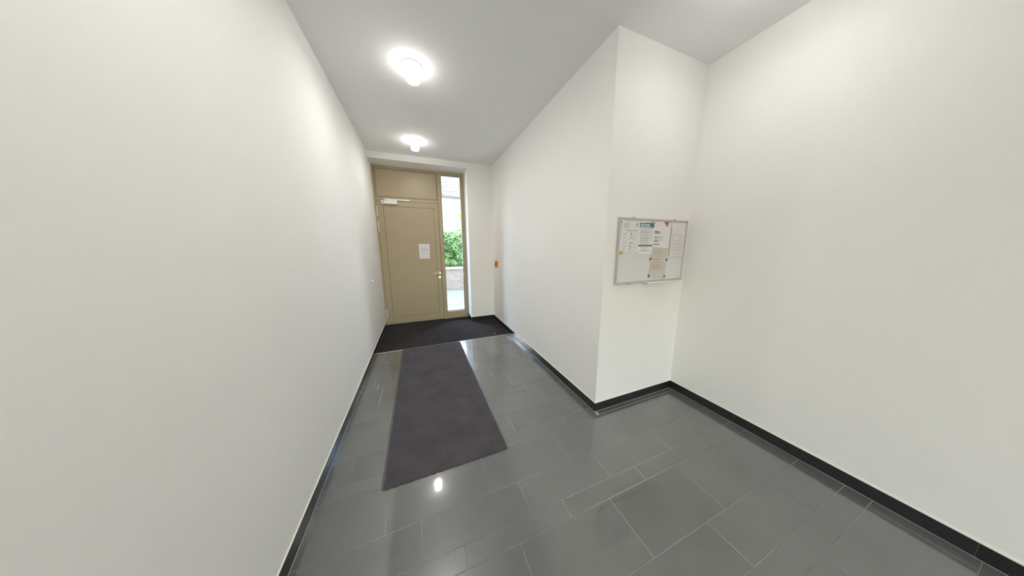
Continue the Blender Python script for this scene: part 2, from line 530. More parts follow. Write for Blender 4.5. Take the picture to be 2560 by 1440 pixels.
# ------------------------------------------------------------------ entrance door with transom
door = struct(empty('door_1', (0.6, D, 0)))
DO = Vector(door.location)
def dpart(name, bm, m, parent=door, smooth=False):
    base = DO if parent is door else DO
    bmesh.ops.translate(bm, verts=bm.verts, vec=-base)
    return obj(name, bm, m, parent, smooth=smooth)
YD = D
dpart('light_block_panel', B(0.0, 1.2, YD + 0.0755, YD + 0.095, 0.0, ZT), M['bronze'])  # unseen backing added to block daylight through the door gaps
bm = bmesh.new()
box(bm, 0.0, 0.033, YD, YD + 0.075, 0.0, ZT, bev=0.001)
box(bm, 0.033, 1.166, YD, YD + 0.075, 3.072, ZT, bev=0.001)
box(bm, 0.033, 1.166, YD, YD + 0.075, 2.493, 2.552, bev=0.001)
dpart('door_frame', bm, M['bronze'])
dpart('mullion', B(1.166, 1.229, YD - 0.012, YD + 0.075, 0.0, ZT, bev=0.0015), M['bronze'])
dpart('transom_panel', B(0.0375, 1.1615, YD + 0.003, YD + 0.05, 2.5565, 3.0675, bev=0.001), M['bronze'])
# dark strips drawing the shaded groove round the transom panel
bm = bmesh.new()
for (a, b, c, d) in ((0.052, 1.147, 3.055, 3.0585), (0.052, 1.147, 2.566, 2.5695), (0.052, 0.0555, 2.566, 3.0585), (1.1435, 1.147, 2.566, 3.0585)):
    box(bm, a, b, YD + 0.0015, YD + 0.004, c, d)
dpart('panel_groove_shade', bm, M['bronze_shaded'])
leaf = dpart('door_leaf', B(0.037, 1.162, YD + 0.012, YD + 0.07, 0.012, 2.488), M['bronze_shaded'])
LX0, LX1, LZ0, LZ1 = 0.145, 1.071, 0.155, 2.384
bm = bmesh.new()
box(bm, 0.0365, LX0 - 0.0025, YD - 0.002, YD + 0.014, 0.012, 2.4885, bev=0.001)
box(bm, LX1 + 0.0025, 1.1625, YD - 0.002, YD + 0.014, 0.012, 2.4885, bev=0.001)
box(bm, LX0 - 0.0025, LX1 + 0.0025, YD - 0.002, YD + 0.014, LZ1 + 0.0025, 2.4885, bev=0.001)
box(bm, LX0 - 0.0025, LX1 + 0.0025, YD - 0.002, YD + 0.014, 0.012, LZ0 - 0.0025, bev=0.001)
dpart('leaf_frame', bm, M['bronze'], leaf)
dpart('leaf_panel', B(LX0 + 0.0015, LX1 - 0.0015, YD, YD + 0.014, LZ0 + 0.0015, LZ1 - 0.0015, bev=0.001), M['bronze'], leaf)
dpart('threshold_light_stop', B(0.0, 1.166, YD + 0.006, YD + 0.10, -0.0119, 0.0115), M['bronze_shaded'])  # dark bar added to stop daylight leaking under the leaf
# lever handle, rosettes and lock
bm = bmesh.new()
lathe(bm, [(0.0, -0.010), (0.024, -0.010), (0.026, -0.006), (0.026, 0.0)], (1.117, YD - 0.002, 1.047), 'Y', 28)
tube(bm, [(1.117, YD - 0.01, 1.047), (1.117, YD - 0.045, 1.047), (1.112, YD - 0.056, 1.047), (1.10, YD - 0.060, 1.047),
          (1.05, YD - 0.060, 1.047), (0.985, YD - 0.060, 1.047)], 0.0095)
h_ = dpart('door_handle', bm, M['steel'], leaf, smooth=True)
bm = bmesh.new()
lathe(bm, [(0.0, -0.010), (0.024, -0.010), (0.026, -0.006), (0.026, 0.0)], (1.115, YD - 0.002, 0.955), 'Y', 28)
box(bm, 1.110, 1.120, YD - 0.024, YD - 0.01, 0.935, 0.965, bev=0.002)
dpart('lock_rosette', bm, M['steel'], leaf, smooth=True)
for zc in (0.094, 2.423):
    bm = lathe(bmesh.new(), [(0.0, -0.004), (0.005, -0.004), (0.006, 0.0)], (0.982, YD - 0.002, zc), 'Y', 12)
    dpart('screw_and_hole', bm, M['steel'] if zc < 1 else M['dark'], leaf, smooth=True)  # upper one is a dark disc standing in for a hole
for z0, z1 in ((2.188, 2.390), (1.902, 2.106), (0.146, 0.342)):
    bm = bmesh.new()
    L_ = z1 - z0
    for a, b in ((0, 0.30), (0.31, 0.69), (0.70, 1.0)):
        lathe(bm, [(0.0, z0 + a * L_), (0.0075, z0 + a * L_), (0.0075, z0 + b * L_), (0.0, z0 + b * L_)], (0.033, YD - 0.009, 0), 'Z', 14)
    box(bm, 0.030, 0.036, YD - 0.006, YD + 0.001, z0, z1)
    dpart('hinge', bm, M['white_metal'], door, smooth=True)

closer = empty('door_closer', (0.26, YD - 0.03, 2.45), door)
closer.location = Vector((0.26, YD, 2.45)) - DO
CO = Vector((0.26, YD, 2.45))
def cpart(name, bm, m, smooth=False):
    bmesh.ops.translate(bm, verts=bm.verts, vec=-CO)
    return obj(name, bm, m, closer, smooth=smooth)
cpart('closer_body', B(0.116, 0.394, YD - 0.047, YD - 0.002, 2.424, 2.484, bev=0.004, seg=2), M['white_metal'])
cpart('slide_rail', B(0.172, 0.620, YD - 0.026, YD, 2.498, 2.522, bev=0.003, seg=2), M['white_metal'])
cpart('closer_arm', box(lathe(bmesh.new(), [(0, 2.48), (0.009, 2.48), (0.009, 2.497), (0, 2.497)], (0.20, YD - 0.018, 0), 'Z', 14),
                        0.195, 0.40, YD - 0.022, YD - 0.012, 2.489, 2.4965), M['white_metal'])
cpart('round_badge', lathe(bmesh.new(), [(0, -0.0015), (0.013, -0.0015), (0.013, 0.0)], (0.148, YD - 0.047, 2.455), 'Y', 20), M['blue_grey'])

# ------------------------------------------------------------------ sidelight window
GX0, GX1, GZ0, GZ1 = 1.243, 1.640, 0.160, 3.056
SX0, SX1 = 1.229, 1.706
win = struct(empty('window_1', ((SX0 + SX1) / 2, YD, 0)))
WO = Vector(win.location)
def wpart(name, bm, m, smooth=False):
    bmesh.ops.translate(bm, verts=bm.verts, vec=-WO)
    return obj(name, bm, m, win, smooth=smooth)
bm = bmesh.new()
box(bm, SX0, GX0, YD, YD + 0.075, 0.0, ZT, bev=0.001)
box(bm, GX1, SX1, YD, YD + 0.075, 0.0, ZT, bev=0.001)
box(bm, GX0, GX1, YD, YD + 0.075, GZ1, ZT, bev=0.001)
box(bm, GX0, GX1, YD, YD + 0.075, 0.0, GZ0, bev=0.001)
wpart('window_frame', bm, M['bronze'])
bm = bmesh.new()
g = 0.006
box(bm, GX0, GX0 + g, YD + 0.02, YD + 0.05, GZ0, GZ1)
box(bm, GX1 - g, GX1, YD + 0.02, YD + 0.05, GZ0, GZ1)
box(bm, GX0, GX1, YD + 0.02, YD + 0.05, GZ1 - g, GZ1)
wpart('glazing_gasket', bm, M['gasket'])
wpart('glass_pane', B(GX0 + 0.003, GX1 - 0.003, YD + 0.030, YD + 0.036, GZ0 + 0.003, GZ1 - 0.003), M['glass'])
wpart('outer_sill', B(GX0 + 0.001, GX1 - 0.001, YD + 0.052, YD + 0.24, 0.1605, 0.180, bev=0.003), M['white_metal'])

# unseen glazed door added far behind the viewpoint for daylight fill
bm = bmesh.new()
BXM = (BWX0 + BWX1) / 2
for a_, b_ in ((BWX0, BWX0 + .06), (BWX1 - .06, BWX1)):
    box(bm, a_, b_, YB - 0.2, YB - 0.13, 0.0, BWZ1)
for a_, b_ in ((BWX0 + .06, BWX1 - .06),):
    box(bm, a_, b_, YB - 0.2, YB - 0.13, 0.0, 0.1); box(bm, a_, b_, YB - 0.2, YB - 0.13, BWZ1 - 0.06, BWZ1)
d2 = struct(obj('added_daylight_door', bm, M['bronze'], origin=(BXM, YB - 0.165, 0.0)))
for a_, b_ in ((BWX0 + .06, BWX1 - .06),):
    obj('glass_pane', B(a_ - BXM, b_ - BXM, -0.003, 0.003, 0.1, BWZ1 - .06), M['glass'], d2)
struct(obj('courtyard_paving', B(-6, 9, YB - 14, YB - TK, -0.2, -0.02), M['paver']))

# door stop knob on the left wall
bm = lathe(bmesh.new(), [(0, 0), (0.014, 0.0), (0.014, 0.018), (0.011, 0.026), (0, 0.028)], (0, 0, 0), 'X', 20)
tag(obj('door_stop', bm, M['plastic_white'], smooth=True, loc=(0.0, -0.69, 1.076)),
    'tiny white round door stop knob on the left wall at handle height', 'door stop')

# ------------------------------------------------------------------ entrance mat and runner
def mat_surface(x0, x1, y0, y1, z, nx, ny, amp, edge, seed):
    bm = bmesh.new()
    grid = []
    for j in range(ny + 1):
        row = []
        for i in range(nx + 1):
            x = x0 + (x1 - x0) * i / nx; y_ = y0 + (y1 - y0) * j / ny
            e = noise.noise(Vector((x * 40, y_ * 40, seed))) * edge
            if i in (0, nx): x += e
            if j in (0, ny): y_ += e
            row.append(bm.verts.new((x, y_, z + noise.noise(Vector((x * 60, y_ * 60, seed))) * amp)))
        grid.append(row)
    for j in range(ny):
        for i in range(nx):
            bm.faces.new((grid[j][i], grid[j][i + 1], grid[j + 1][i + 1], grid[j + 1][i]))
    ring = grid[0] + [grid[j][nx] for j in range(1, ny + 1)] + grid[ny][::-1][1:] + [grid[j][0] for j in range(ny - 1, 0, -1)]
    low = [bm.verts.new((v.co.x, v.co.y, 0.0004 if z > 0.004 else -0.011)) for v in ring]
    n = len(ring)
    for k_ in range(n):
        bm.faces.new((ring[k_], low[k_], low[(k_ + 1) % n], ring[(k_ + 1) % n]))
    return bm

em = empty('entrance_mat', (W / 2, -0.53, 0))
tag(em, 'dark brown-black entrance mat set into the floor in front of the beige door', 'mat')
EO = Vector(em.location)
bm = bmesh.new()
prism(bm, [(0.010, YM + 0.0085), (W - 0.010, YM + 0.0085), (W - 0.010, -0.010), (XO - 0.010, -0.010), (XO - 0.010, D - 0.002), (0.010, D - 0.002)], 'Z', -0.011, 0.002)
bmesh.ops.translate(bm, verts=bm.verts, vec=-EO)
obj('mat_pile', bm, M['mat_dark'], em)
bm = B(0.010, W - 0.010, YM - 0.001, YM + 0.008, -0.0010, 0.0045)
bmesh.ops.translate(bm, verts=bm.verts, vec=-EO)
obj('edge_strip', bm, M['steel_trim'], em)

rn = empty('runner_mat', (0.83, -2.23, 0))
tag(rn, 'long charcoal runner mat lying on the grey floor tiles', 'mat')
RO = Vector(rn.location)
bm = mat_surface(0.392, 1.270, -3.396, YM - 0.006, 0.0085, 110, 280, 0.0008, 0.006, 3.1)
bmesh.ops.translate(bm, verts=bm.verts, vec=-RO)
obj('runner_pile', bm, M['mat_runner'], rn)
bm = B(0.376, 1.283, -3.388, YM - 0.002, 0.0002, 0.0035, bev=0.001)
bmesh.ops.translate(bm, verts=bm.verts, vec=-RO)
obj('rubber_edge', bm, M['rubber'], rn)

# crumbs trodden into the mats
bm = bmesh.new()
def crumb(x, y_, z, r):
    a = rng.uniform(0, 6.28)
    vs = [bm.verts.new((x + r * math.cos(a + k_ * 2.1) * rng.uniform(.6, 1.3), y_ + r * math.sin(a + k_ * 2.1), z)) for k_ in range(3)]
    t = bm.verts.new((x, y_, z + r * 0.6))
    bm.faces.new(vs)
    for k_ in range(3):
        bm.faces.new((vs[k_], vs[(k_ + 1) % 3], t))
for i in range(75):
    crumb(rng.uniform(0.1, 2.1), rng.uniform(-1.0, -0.03), 0.0025, rng.uniform(0.002, 0.005))
crumb(1.95, -0.93, 0.0025, 0.017); crumb(1.93, -0.92, 0.0025, 0.010); crumb(1.76, -0.86, 0.0025, 0.008); crumb(0.60, -0.75, 0.0025, 0.008)
for i in range(40):
    crumb(rng.uniform(0.42, 1.24), rng.uniform(-3.3, -1.1), 0.009, rng.uniform(0.0012, 0.003))
crumb(0.72, -2.25, 0.009, 0.006); crumb(0.93, -2.2, 0.009, 0.004)
cr = obj('mat_crumbs', bm, M['crumb'])
cr['kind'] = 'stuff'
tag(cr, 'pale crumbs and leaf bits scattered over the two dark mats', 'crumbs')

# ------------------------------------------------------------------ ceiling lamps
def make_lamp(x, y_, label):
    t = empty('ceiling_lamp', (x, y_, H))
    tag(t, label, 'lamp', None)
    obj('base_plate', lathe(bmesh.new(), [(0, 0), (0.086, 0.0), (0.086, -0.006), (0.083, -0.009), (0, -0.009)], n=48), M['white_metal'], t, smooth=True)
    obj('lamp_shade', lathe(bmesh.new(), [(0, -0.009), (0.063, -0.009), (0.062, -0.118), (0.058, -0.127), (0.052, -0.130), (0, -0.130)], n=48), M['shade'], t, smooth=True)
    obj('lower_lens', lathe(bmesh.new(), [(0, -0.1301), (0.050, -0.1301), (0.046, -0.132), (0, -0.133)], n=48), M['lens'], t, smooth=True)  # added emitter, brightens floor and lower walls
    obj('finial', lathe(bmesh.new(), [(0, -0.132), (0.006, -0.132), (0.006, -0.139), (0, -0.141)], n=16), M['steel'], t, smooth=True)
    obj('side_screw', lathe(bmesh.new(), [(0, 0.062), (0.004, 0.062), (0.004, 0.071), (0, 0.071)], (0, 0, -0.018), 'X', 12), M['steel'], t, smooth=True)
    return t
lamp0 = make_lamp(0.773, -2.310, 'lit white cylinder ceiling lamp nearer the viewer, the larger of the two')
def dup_lamp(x, y_, label, group=None):
    r = lamp0.copy(); COL.objects.link(r); r.location = (x, y_, H)
    r['label'] = label
    if group: r['group'] = group
    for ch in list(lamp0.children):
        c = ch.copy(); COL.objects.link(c); c.parent = r
    return r
dup_lamp(0.777, -0.665, 'lit white cylinder ceiling lamp just in front of the door, the smaller one')
# the alcove lamp burns dimmer and mostly upwards
dim = dup_lamp(2.66, -4.02, 'lit white cylinder ceiling lamp of the alcove, just above the picture, right of the others')
for ch in dim.children:
    if ch.name.startswith(('lamp_shade', 'lower_lens')):
        ch.data = ch.data.copy()
        ch.data.materials[0] = M['shade_dim'] if ch.name.startswith('lamp_shade') else M['added_glow_dim']
for (x, y_), nth in zip(((0.775, -3.96), (0.775, -5.61), (0.775, -7.26), (0.775, -8.91)), ('third', 'fourth', 'fifth', 'sixth')):  # unseen lamps added to even out the light in the hall
    dup_lamp(x, y_, 'unseen lit ceiling lamp added for even light, the %s counted from the door, above or behind the viewpoint' % nth, 'added lamps along the hall')

# ------------------------------------------------------------------ orange call point
cp = empty('call_point', (W, -0.265, 1.251))
tag(cp, 'small orange smoke vent button box on the right wall near the front corner', 'button box')
def lbox(*a, **k): return B(*a, **k)
obj('housing', lbox(-0.034, 0.0, -0.062, 0.062, -0.065, 0.065, bev=0.004, seg=2), M['plastic_orange'], cp)
obj('cover_window', lbox(-0.0375, -0.034, -0.036, 0.036, -0.042, 0.030, bev=0.001), M['plastic_brown'], cp)
obj('push_button', lathe(bmesh.new(), [(0, -0.044), (0.010, -0.044), (0.012, -0.0375), (0, -0.0375)], (0, 0, -0.006), 'X', 16), M['plastic_orange'], cp)
obj('cover_lip', lbox(-0.038, -0.034, -0.055, 0.055, 0.040, 0.052, bev=0.001), M['plastic_orange'], cp)

# ------------------------------------------------------------------ paper notices
# local frame of a flat sheet: x to the right, z up, the sheet faces -Y
def word_line(bm, x0, x1, z, h, r, y_=-0.0006, dens=0.62, bold=False):
    x = x0
    while x < x1 - h * 0.5:
        wl = r.uniform(2, 9) * h * 0.62
        xe = min(x + wl, x1)
        while x < xe:
            cw = h * (0.46 if not bold else 0.58)
            hh = h * r.choice((0.62, 0.62, 0.66, 1.0, 0.95))
            z0 = z - (h * 0.25 if r.random() < 0.1 else 0)
            v = [bm.verts.new(p) for p in ((x, y_, z0), (x + cw * dens * 1.15, y_, z0), (x + cw * dens * 1.15, y_, z + hh), (x, y_, z + hh))]
            bm.faces.new(v)
            x += cw
        x += h * 0.5

def flat(bm, poly, y_=-0.0006, t=0.0002):
    prism(bm, poly, 'Y', y_, y_ + t)

def sheet(name, label, cat, x0, z0, w, h, yoff, m, prints, tilt=0.0, plane_y=-L1, curl=0.0):
    """x0,z0 = lower left corner in the world; prints = list of (material, function(bm, r))"""
    t = empty(name, (x0 + w / 2, plane_y - yoff, z0 + h / 2))
    t.rotation_euler = (0, tilt, 0)
    tag(t, label, cat)
    bm = bmesh.new()
    n = 8
    front, back = [], []
    for j in range(n + 1):
        zz = -h / 2 + h * j / n
        c = -curl * max(0, (0.35 - j / n)) ** 2
        front.append([bm.verts.new((xx, -0.0003 + c, zz)) for xx in (-w / 2, 0, w / 2)])
        back.append([bm.verts.new((xx, 0.0 + c, zz)) for xx in (-w / 2, 0, w / 2)])
    for j in range(n):
        for i in range(2):
            bm.faces.new((front[j][i], front[j][i + 1], front[j + 1][i + 1], front[j + 1][i]))
            bm.faces.new((back[j][i], back[j + 1][i], back[j + 1][i + 1], back[j][i + 1]))
        for i in (0, 2):
            bm.faces.new((front[j][i], front[j + 1][i], back[j + 1][i], back[j][i]))
    for j in (0, n):
        for i in range(2):
            bm.faces.new((front[j][i], back[j][i], back[j][i + 1], front[j][i + 1]))
    obj('paper', bm, m, t)
    for k_, (pm, fn) in enumerate(prints):
        bm = bmesh.new()
        fn(bm, random.Random(hash(name) % 97 + k_ if False else 11 + k_))
        obj('print', bm, pm, t)['kind'] = 'stuff'
    return t

# notice taped on the door (front of the leaf panel)
def door_print(bm, r):
    for i in range(4): word_line(bm, -0.07, 0.06 - 0.02 * (i % 2), 0.115 - i * 0.012, 0.005, r, y_=-0.0007)
    for i in range(6): word_line(bm, -0.075, 0.075, -0.005 - i * 0.013, 0.005, r, y_=-0.0007)
    for i in range(2): word_line(bm, -0.075, 0.02, -0.105 - i * 0.013, 0.005, r, y_=-0.0007)
def door_print_bold(bm, r):
    for i in range(3): word_line(bm, -0.072, 0.074, 0.045 - i * 0.012, 0.009, r, y_=-0.0007, bold=True)
sheet('door_notice', 'white A4 notice taped on the beige door left of the handle', 'notice', 0.733, 1.364, 0.210, 0.302, 0.0003, M['paper_lilac'],
      [(M['ink_faint'], door_print), (M['ink'], door_print_bold)], tilt=0.012, plane_y=YD)

# ------------------------------------------------------------------ white board
BX, BZ, BW, BH, BT = 2.3541, 1.2542, 0.90, 0.5915, 0.020
wbd = empty('whiteboard', (BX + BW / 2, -L1, BZ))
tag(wbd, 'aluminium framed white magnetic notice board on the alcove wall', 'board')
bo = lambda *a, **k: B(*a, **k)
ye = -BT
obj('writing_surface', bo(-BW / 2 + 0.012, BW / 2 - 0.012, -0.012, -0.004, 0.012, BH - 0.012), M['board'], wbd)
fr = 0.016
for nm, a in (('frame_rail', (-BW / 2 + 0.01, BW / 2 - 0.01, ye, 0.0, 0.0, fr)), ('frame_rail', (-BW / 2 + 0.01, BW / 2 - 0.01, ye, 0.0, BH - fr, BH)),
              ('frame_rail', (-BW / 2, -BW / 2 + fr, ye, 0.0, 0.01, BH - 0.01)), ('frame_rail', (BW / 2 - fr, BW / 2, ye, 0.0, 0.01, BH - 0.01))):
    obj(nm, bo(*a, bev=0.002), M['alu'], wbd)
for sx in (-1, 1):
    for sz in (0, 1):
        x_ = sx * (BW / 2 - 0.009); z_ = 0.009 if sz == 0 else BH - 0.009
        obj('corner_cap', bo(x_ - 0.010, x_ + 0.010, ye - 0.0012, 0.0, z_ - 0.010, z_ + 0.010, bev=0.003, seg=2), M['plastic_grey'] if sx < 2 and False else M['alu'], wbd)
for x_, z_ in ((0.169, BH), (0.715, BH), (0.172, 0.0), (0.688, 0.0)):
    xx = x_ - BW / 2
    z0_, z1_ = (z_ - 0.002, z_ + 0.007) if z_ > 0.1 else (z_ - 0.007, z_ + 0.002)
    obj('mounting_clip', bo(xx - 0.012, xx + 0.012, -0.016, 0.0, z0_, z1_, bev=0.0015), M['plastic_grey'], wbd)
pt = bmesh.new()
box(pt, 0.340 - BW / 2, 0.672 - BW / 2, -0.070, -BT, -0.004, 0.001, bev=0.001)
box(pt, 0.340 - BW / 2, 0.672 - BW / 2, -0.072, -0.068, -0.004, 0.010, bev=0.001)
box(pt, 0.340 - BW / 2, 0.344 - BW / 2, -0.070, -BT, -0.004, 0.008, bev=0.001)
box(pt, 0.668 - BW / 2, 0.672 - BW / 2, -0.070, -BT, -0.004, 0.008, bev=0.001)
obj('pen_tray', pt, M['plastic_white'], wbd)

SY = 0.0123                     # board face distance from the wall
# 1 plastic sleeve with the contact list
def p1_txt(bm, r):
    for i in range(5): word_line(bm, -0.075, -0.015 - 0.01 * (i % 3), 0.118 - i * 0.0085, 0.004, r)
    word_line(bm, 0.055, 0.085, 0.098, 0.006, r, bold=True)
    word_line(bm, -0.065, 0.088, 0.062, 0.0055, r, bold=True)
    word_line(bm, -0.035, 0.045, 0.050, 0.004, r)
    for i, z in enumerate((0.032, 0.000, -0.042, -0.075, -0.108)):
        word_line(bm, -0.080, -0.045, z, 0.0045, r); word_line(bm, -0.080, -0.052, z - 0.009, 0.004, r)
        word_line(bm, -0.002, 0.075, z - 0.012, 0.003, r)
    word_line(bm, -0.078, 0.055, -0.140, 0.004, r)
def p1_logo(bm, r):
    lathe(bm, [(0, -0.0010), (0.007, -0.0010), (0.007, -0.0006)], (0.012, 0, 0.034), 'Y', 14)
    flat(bm, [(0.002, 0.014), (0.009, 0.026), (0.012, 0.022), (0.006, 0.013)]); flat(bm, [(0.018, 0.022), (0.024, 0.012), (0.020, 0.011), (0.014, 0.020)])
    word_line(bm, -0.004, 0.040, -0.006, 0.007, r, bold=True)
    word_line(bm, -0.006, 0.036, -0.050, 0.009, r, bold=True)
    flat(bm, [(-0.004, -0.072), (0.010, -0.069), (0.022, -0.082), (0.018, -0.085), (0.006, -0.078)])
    flat(bm, [(-0.006, -0.110), (0.004, -0.094), (0.016, -0.094), (0.010, -0.101), (0.002, -0.112)])
def p1_red(bm, r):
    word_line(bm, -0.006, 0.032, -0.130, 0.006, r, bold=True)
def p1_green(bm, r):
    flat(bm, [(0.060, 0.112), (0.066, 0.124), (0.080, 0.122), (0.078, 0.110)])
def p1_holes(bm, r):
    for i in range(11): flat(bm, [(-0.112, 0.125 - i * 0.0255), (-0.105, 0.125 - i * 0.0255), (-0.105, 0.117 - i * 0.0255), (-0.112, 0.117 - i * 0.0255)])
sheet('contact_list', 'white printed contact list in a punched plastic sleeve at the left edge of the board', 'notice', BX + 0.022, BZ + 0.270, 0.232, 0.300, SY, M['sleeve'],
      [(M['ink'], p1_txt), (M['ink'], p1_logo), (M['ink_red'], p1_red), (M['ink'], p1_green), (M['ink_white'], p1_holes)], tilt=0.01)

# 3 tall white poster with the crimson triangle
def p3_title(bm, r):
    word_line(bm, -0.098, -0.028, 0.047, 0.010, r, bold=True, dens=0.8); word_line(bm, -0.098, -0.024, 0.033, 0.010, r, bold=True, dens=0.8)
    word_line(bm, -0.100, -0.045, -0.013, 0.006, r, bold=True, dens=.8); word_line(bm, -0.100, -0.052, -0.041, 0.008, r, bold=True, dens=.8)
    word_line(bm, -0.103, -0.024, -0.072, 0.007, r, bold=True, dens=.8)
def p3_txt(bm, r):
    word_line(bm, -0.100, 0.035, 0.003, 0.0048, r); word_line(bm, -0.100, 0.015, -0.005, 0.0048, r)
    word_line(bm, -0.100, 0.022, -0.026, 0.0048, r); word_line(bm, -0.100, -0.006, -0.034, 0.0048, r)
    word_line(bm, -0.045, -0.025, -0.048, 0.006, r); word_line(bm, -0.100, -0.030, -0.060, 0.005, r)
def p3_tri(bm, r):
    flat(bm, [(0.017, 0.142), (0.086, 0.142), (0.066, 0.095)])
def p3_mark(bm, r):
    flat(bm, [(0.060, 0.112), (0.064, 0.130), (0.067, 0.130), (0.064, 0.112)], y_=-0.0009); flat(bm, [(0.048, 0.133), (0.060, 0.131), (0.058, 0.128)], y_=-0.0009)
sheet('triangle_poster', 'white poster with a crimson triangle at its top right and two bold black title lines', 'poster', BX + 0.434, BZ + 0.279, 0.222, 0.297, SY, M['paper_lilac'],
      [(M['ink_black'], p3_title), (M['ink'], p3_txt), (M['ink_crimson'], p3_tri), (M['ink_white'], p3_mark)])

# 2 sheet with the teal banner, overlapping both neighbours
def p2_band(bm, r): flat(bm, [(-0.094, 0.094), (0.089, 0.092), (0.089, 0.134), (0.052, 0.134), (0.02, 0.138), (-0.03, 0.133), (-0.094, 0.134)])
def p2_title(bm, r):
    word_line(bm, -0.082, 0.028, 0.116, 0.010, r, y_=-0.0009, bold=True, dens=.9); word_line(bm, -0.086, 0.045, 0.101, 0.010, r, y_=-0.0009, bold=True, dens=.9)
def p2_txt(bm, r):
    z = 0.082
    word_line(bm, -0.083, 0.075, z, 0.0045, r)
    for g_ in (2, 3, 2, 2, 3, 2, 2, 2):
        z -= 0.0065
        for i in range(g_):
            z -= 0.0052
            word_line(bm, -0.083, 0.080 - (0.05 if i == g_ - 1 else 0), z, 0.0036, r, dens=0.75)
    for i in range(3): word_line(bm, -0.055, 0.045 - 0.02 * (i % 2), -0.093 - i * 0.012, 0.005, r)
    word_line(bm, -0.085, 0.08, -0.124, 0.0045, r)
def p2_bar(bm, r): flat(bm, [(-0.094, -0.078), (0.089, -0.078), (0.089, -0.067), (-0.094, -0.067)])
sheet('banner_notice', 'white notice with a teal title banner on top and a dark blue bar low down', 'notice', BX + 0.246, BZ + 0.272, 0.190, 0.296, SY + 0.0015, M['paper'],
      [(M['ink_teal'], p2_band), (M['ink_white'], p2_title), (M['ink'], p2_txt), (M['ink_indigo'], p2_bar)])

# blank sheet behind sheet 4 and sheet 4, standing proud of the board
sheet('blank_sheet', 'blank white sheet showing above the text sheet at the right edge of the board', 'paper', BX + 0.668, BZ + 0.285, 0.204, 0.290, SY, M['paper_lilac'], [])
def p4_txt(bm, r):
    word_line(bm, -0.04, 0.02, 0.108, 0.006, r, bold=True); word_line(bm, -0.055, 0.035, 0.093, 0.004, r)
    z = 0.084
    for g_ in (2, 4, 1, 4, 5, 4, 5):
        z -= 0.0072
        for i in range(g_):
            z -= 0.0056
            word_line(bm, -0.085, 0.085 - (0.03 if i == g_ - 1 else 0), z, 0.0038, r, dens=0.5)
    for i in range(2): word_line(bm, -0.085, 0.085, -0.126 - i * 0.009, 0.0042, r)
def p4_logo(bm, r): flat(bm, [(0.078, 0.122), (0.088, 0.133), (0.092, 0.133), (0.086, 0.122)])
sheet('text_sheet', 'white sheet of dense small text standing off the board at its right side', 'notice', BX + 0.667, BZ + 0.243, 0.202, 0.300, SY + 0.007, M['paper_lilac'],
      [(M['ink_faint'], p4_txt), (M['ink_black'], p4_logo)])

# 5 faded sheet with four blue tape strips
def p5_top(bm, r): flat(bm, [(-0.1075, 0.058), (0.1075, 0.058), (0.1075, 0.1475), (-0.1075, 0.1475)], y_=-0.0005)
def p5_txt(bm, r):
    for i, (a, b) in enumerate(((0.05, 0.03), (0.045, 0.0), (0.02, 0.02), (-0.005, 0.04), (-0.018, 0.03), (-0.028, 0.06), (-0.038, 0.02), (-0.055, -0.01))):
        word_line(bm, -0.085, b, a - 0.012, 0.005, r, y_=-0.0008)
    for i in range(3): word_line(bm, -0.08, 0.03, 0.125 - i * 0.02, 0.0045, r, y_=-0.0009)
fs = sheet('faded_sheet', 'faded beige sheet fixed with four blue tape strips at the lower middle of the board', 'notice', BX + 0.425, BZ + 0.030, 0.222, 0.300, SY + 0.0022, M['paper_beige'],
           [(M['paper_olive'], p5_top), (M['ink_red'], p5_txt)], tilt=0.055)
for x_, z_ in ((-0.120, 0.036), (0.108, 0.036), (-0.112, -0.128), (0.108, -0.130)):
    bm = bmesh.new()
    prism(bm, [(x_ - 0.011, z_ - 0.014), (x_ + 0.010, z_ - 0.012), (x_ + 0.013, z_ + 0.014), (x_ - 0.008, z_ + 0.012)], 'Y', -0.0012, -0.0006)
    obj('tape_strip', bm, M['tape'], fs)

# magnets
def magnet(x_, z_, r, m, label, cone=False, group=None):
    prof = [(0, -0.022), (r * .35, -0.022), (r * .45, -0.014), (r, -0.004), (r, 0)] if cone else [(0, -0.009), (r * .75, -0.009), (r, -0.006), (r, 0)]
    o = obj('round_magnet', lathe(bmesh.new(), prof, (0, 0, 0), 'Y', 20), m, smooth=True, loc=(BX + x_, -L1 - SY - 0.0035, BZ + z_))
    tag(o, label, 'magnet')
magnet(0.033, 0.562, 0.013, M['plastic_white'], 'white round magnet in the top left corner of the board')
magnet(0.228, 0.556, 0.011, M['plastic_white'], 'white round magnet between the contact list and the teal banner notice')
magnet(0.404, 0.552, 0.014, M['plastic_grey'], 'dark grey pointed magnet over the right end of the teal banner', cone=True)
magnet(0.231, 0.292, 0.012, M['plastic_white'], 'white round magnet at the lower corner of the contact list')
magnet(0.043, 0.288, 0.016, M['plastic_yellow'], 'yellow round magnet near the left edge of the board')
m_ = obj('round_magnet', lathe(bmesh.new(), [(0, -0.008), (0.010, -0.008), (0.013, -0.005), (0.013, 0)], (0, 0, 0), 'Y', 20), M['plastic_white'], smooth=True, loc=(BX + 0.737, -L1 - SY - 0.0078, BZ + 0.414))
tag(m_, 'white round magnet in the middle of the dense text sheet', 'magnet')

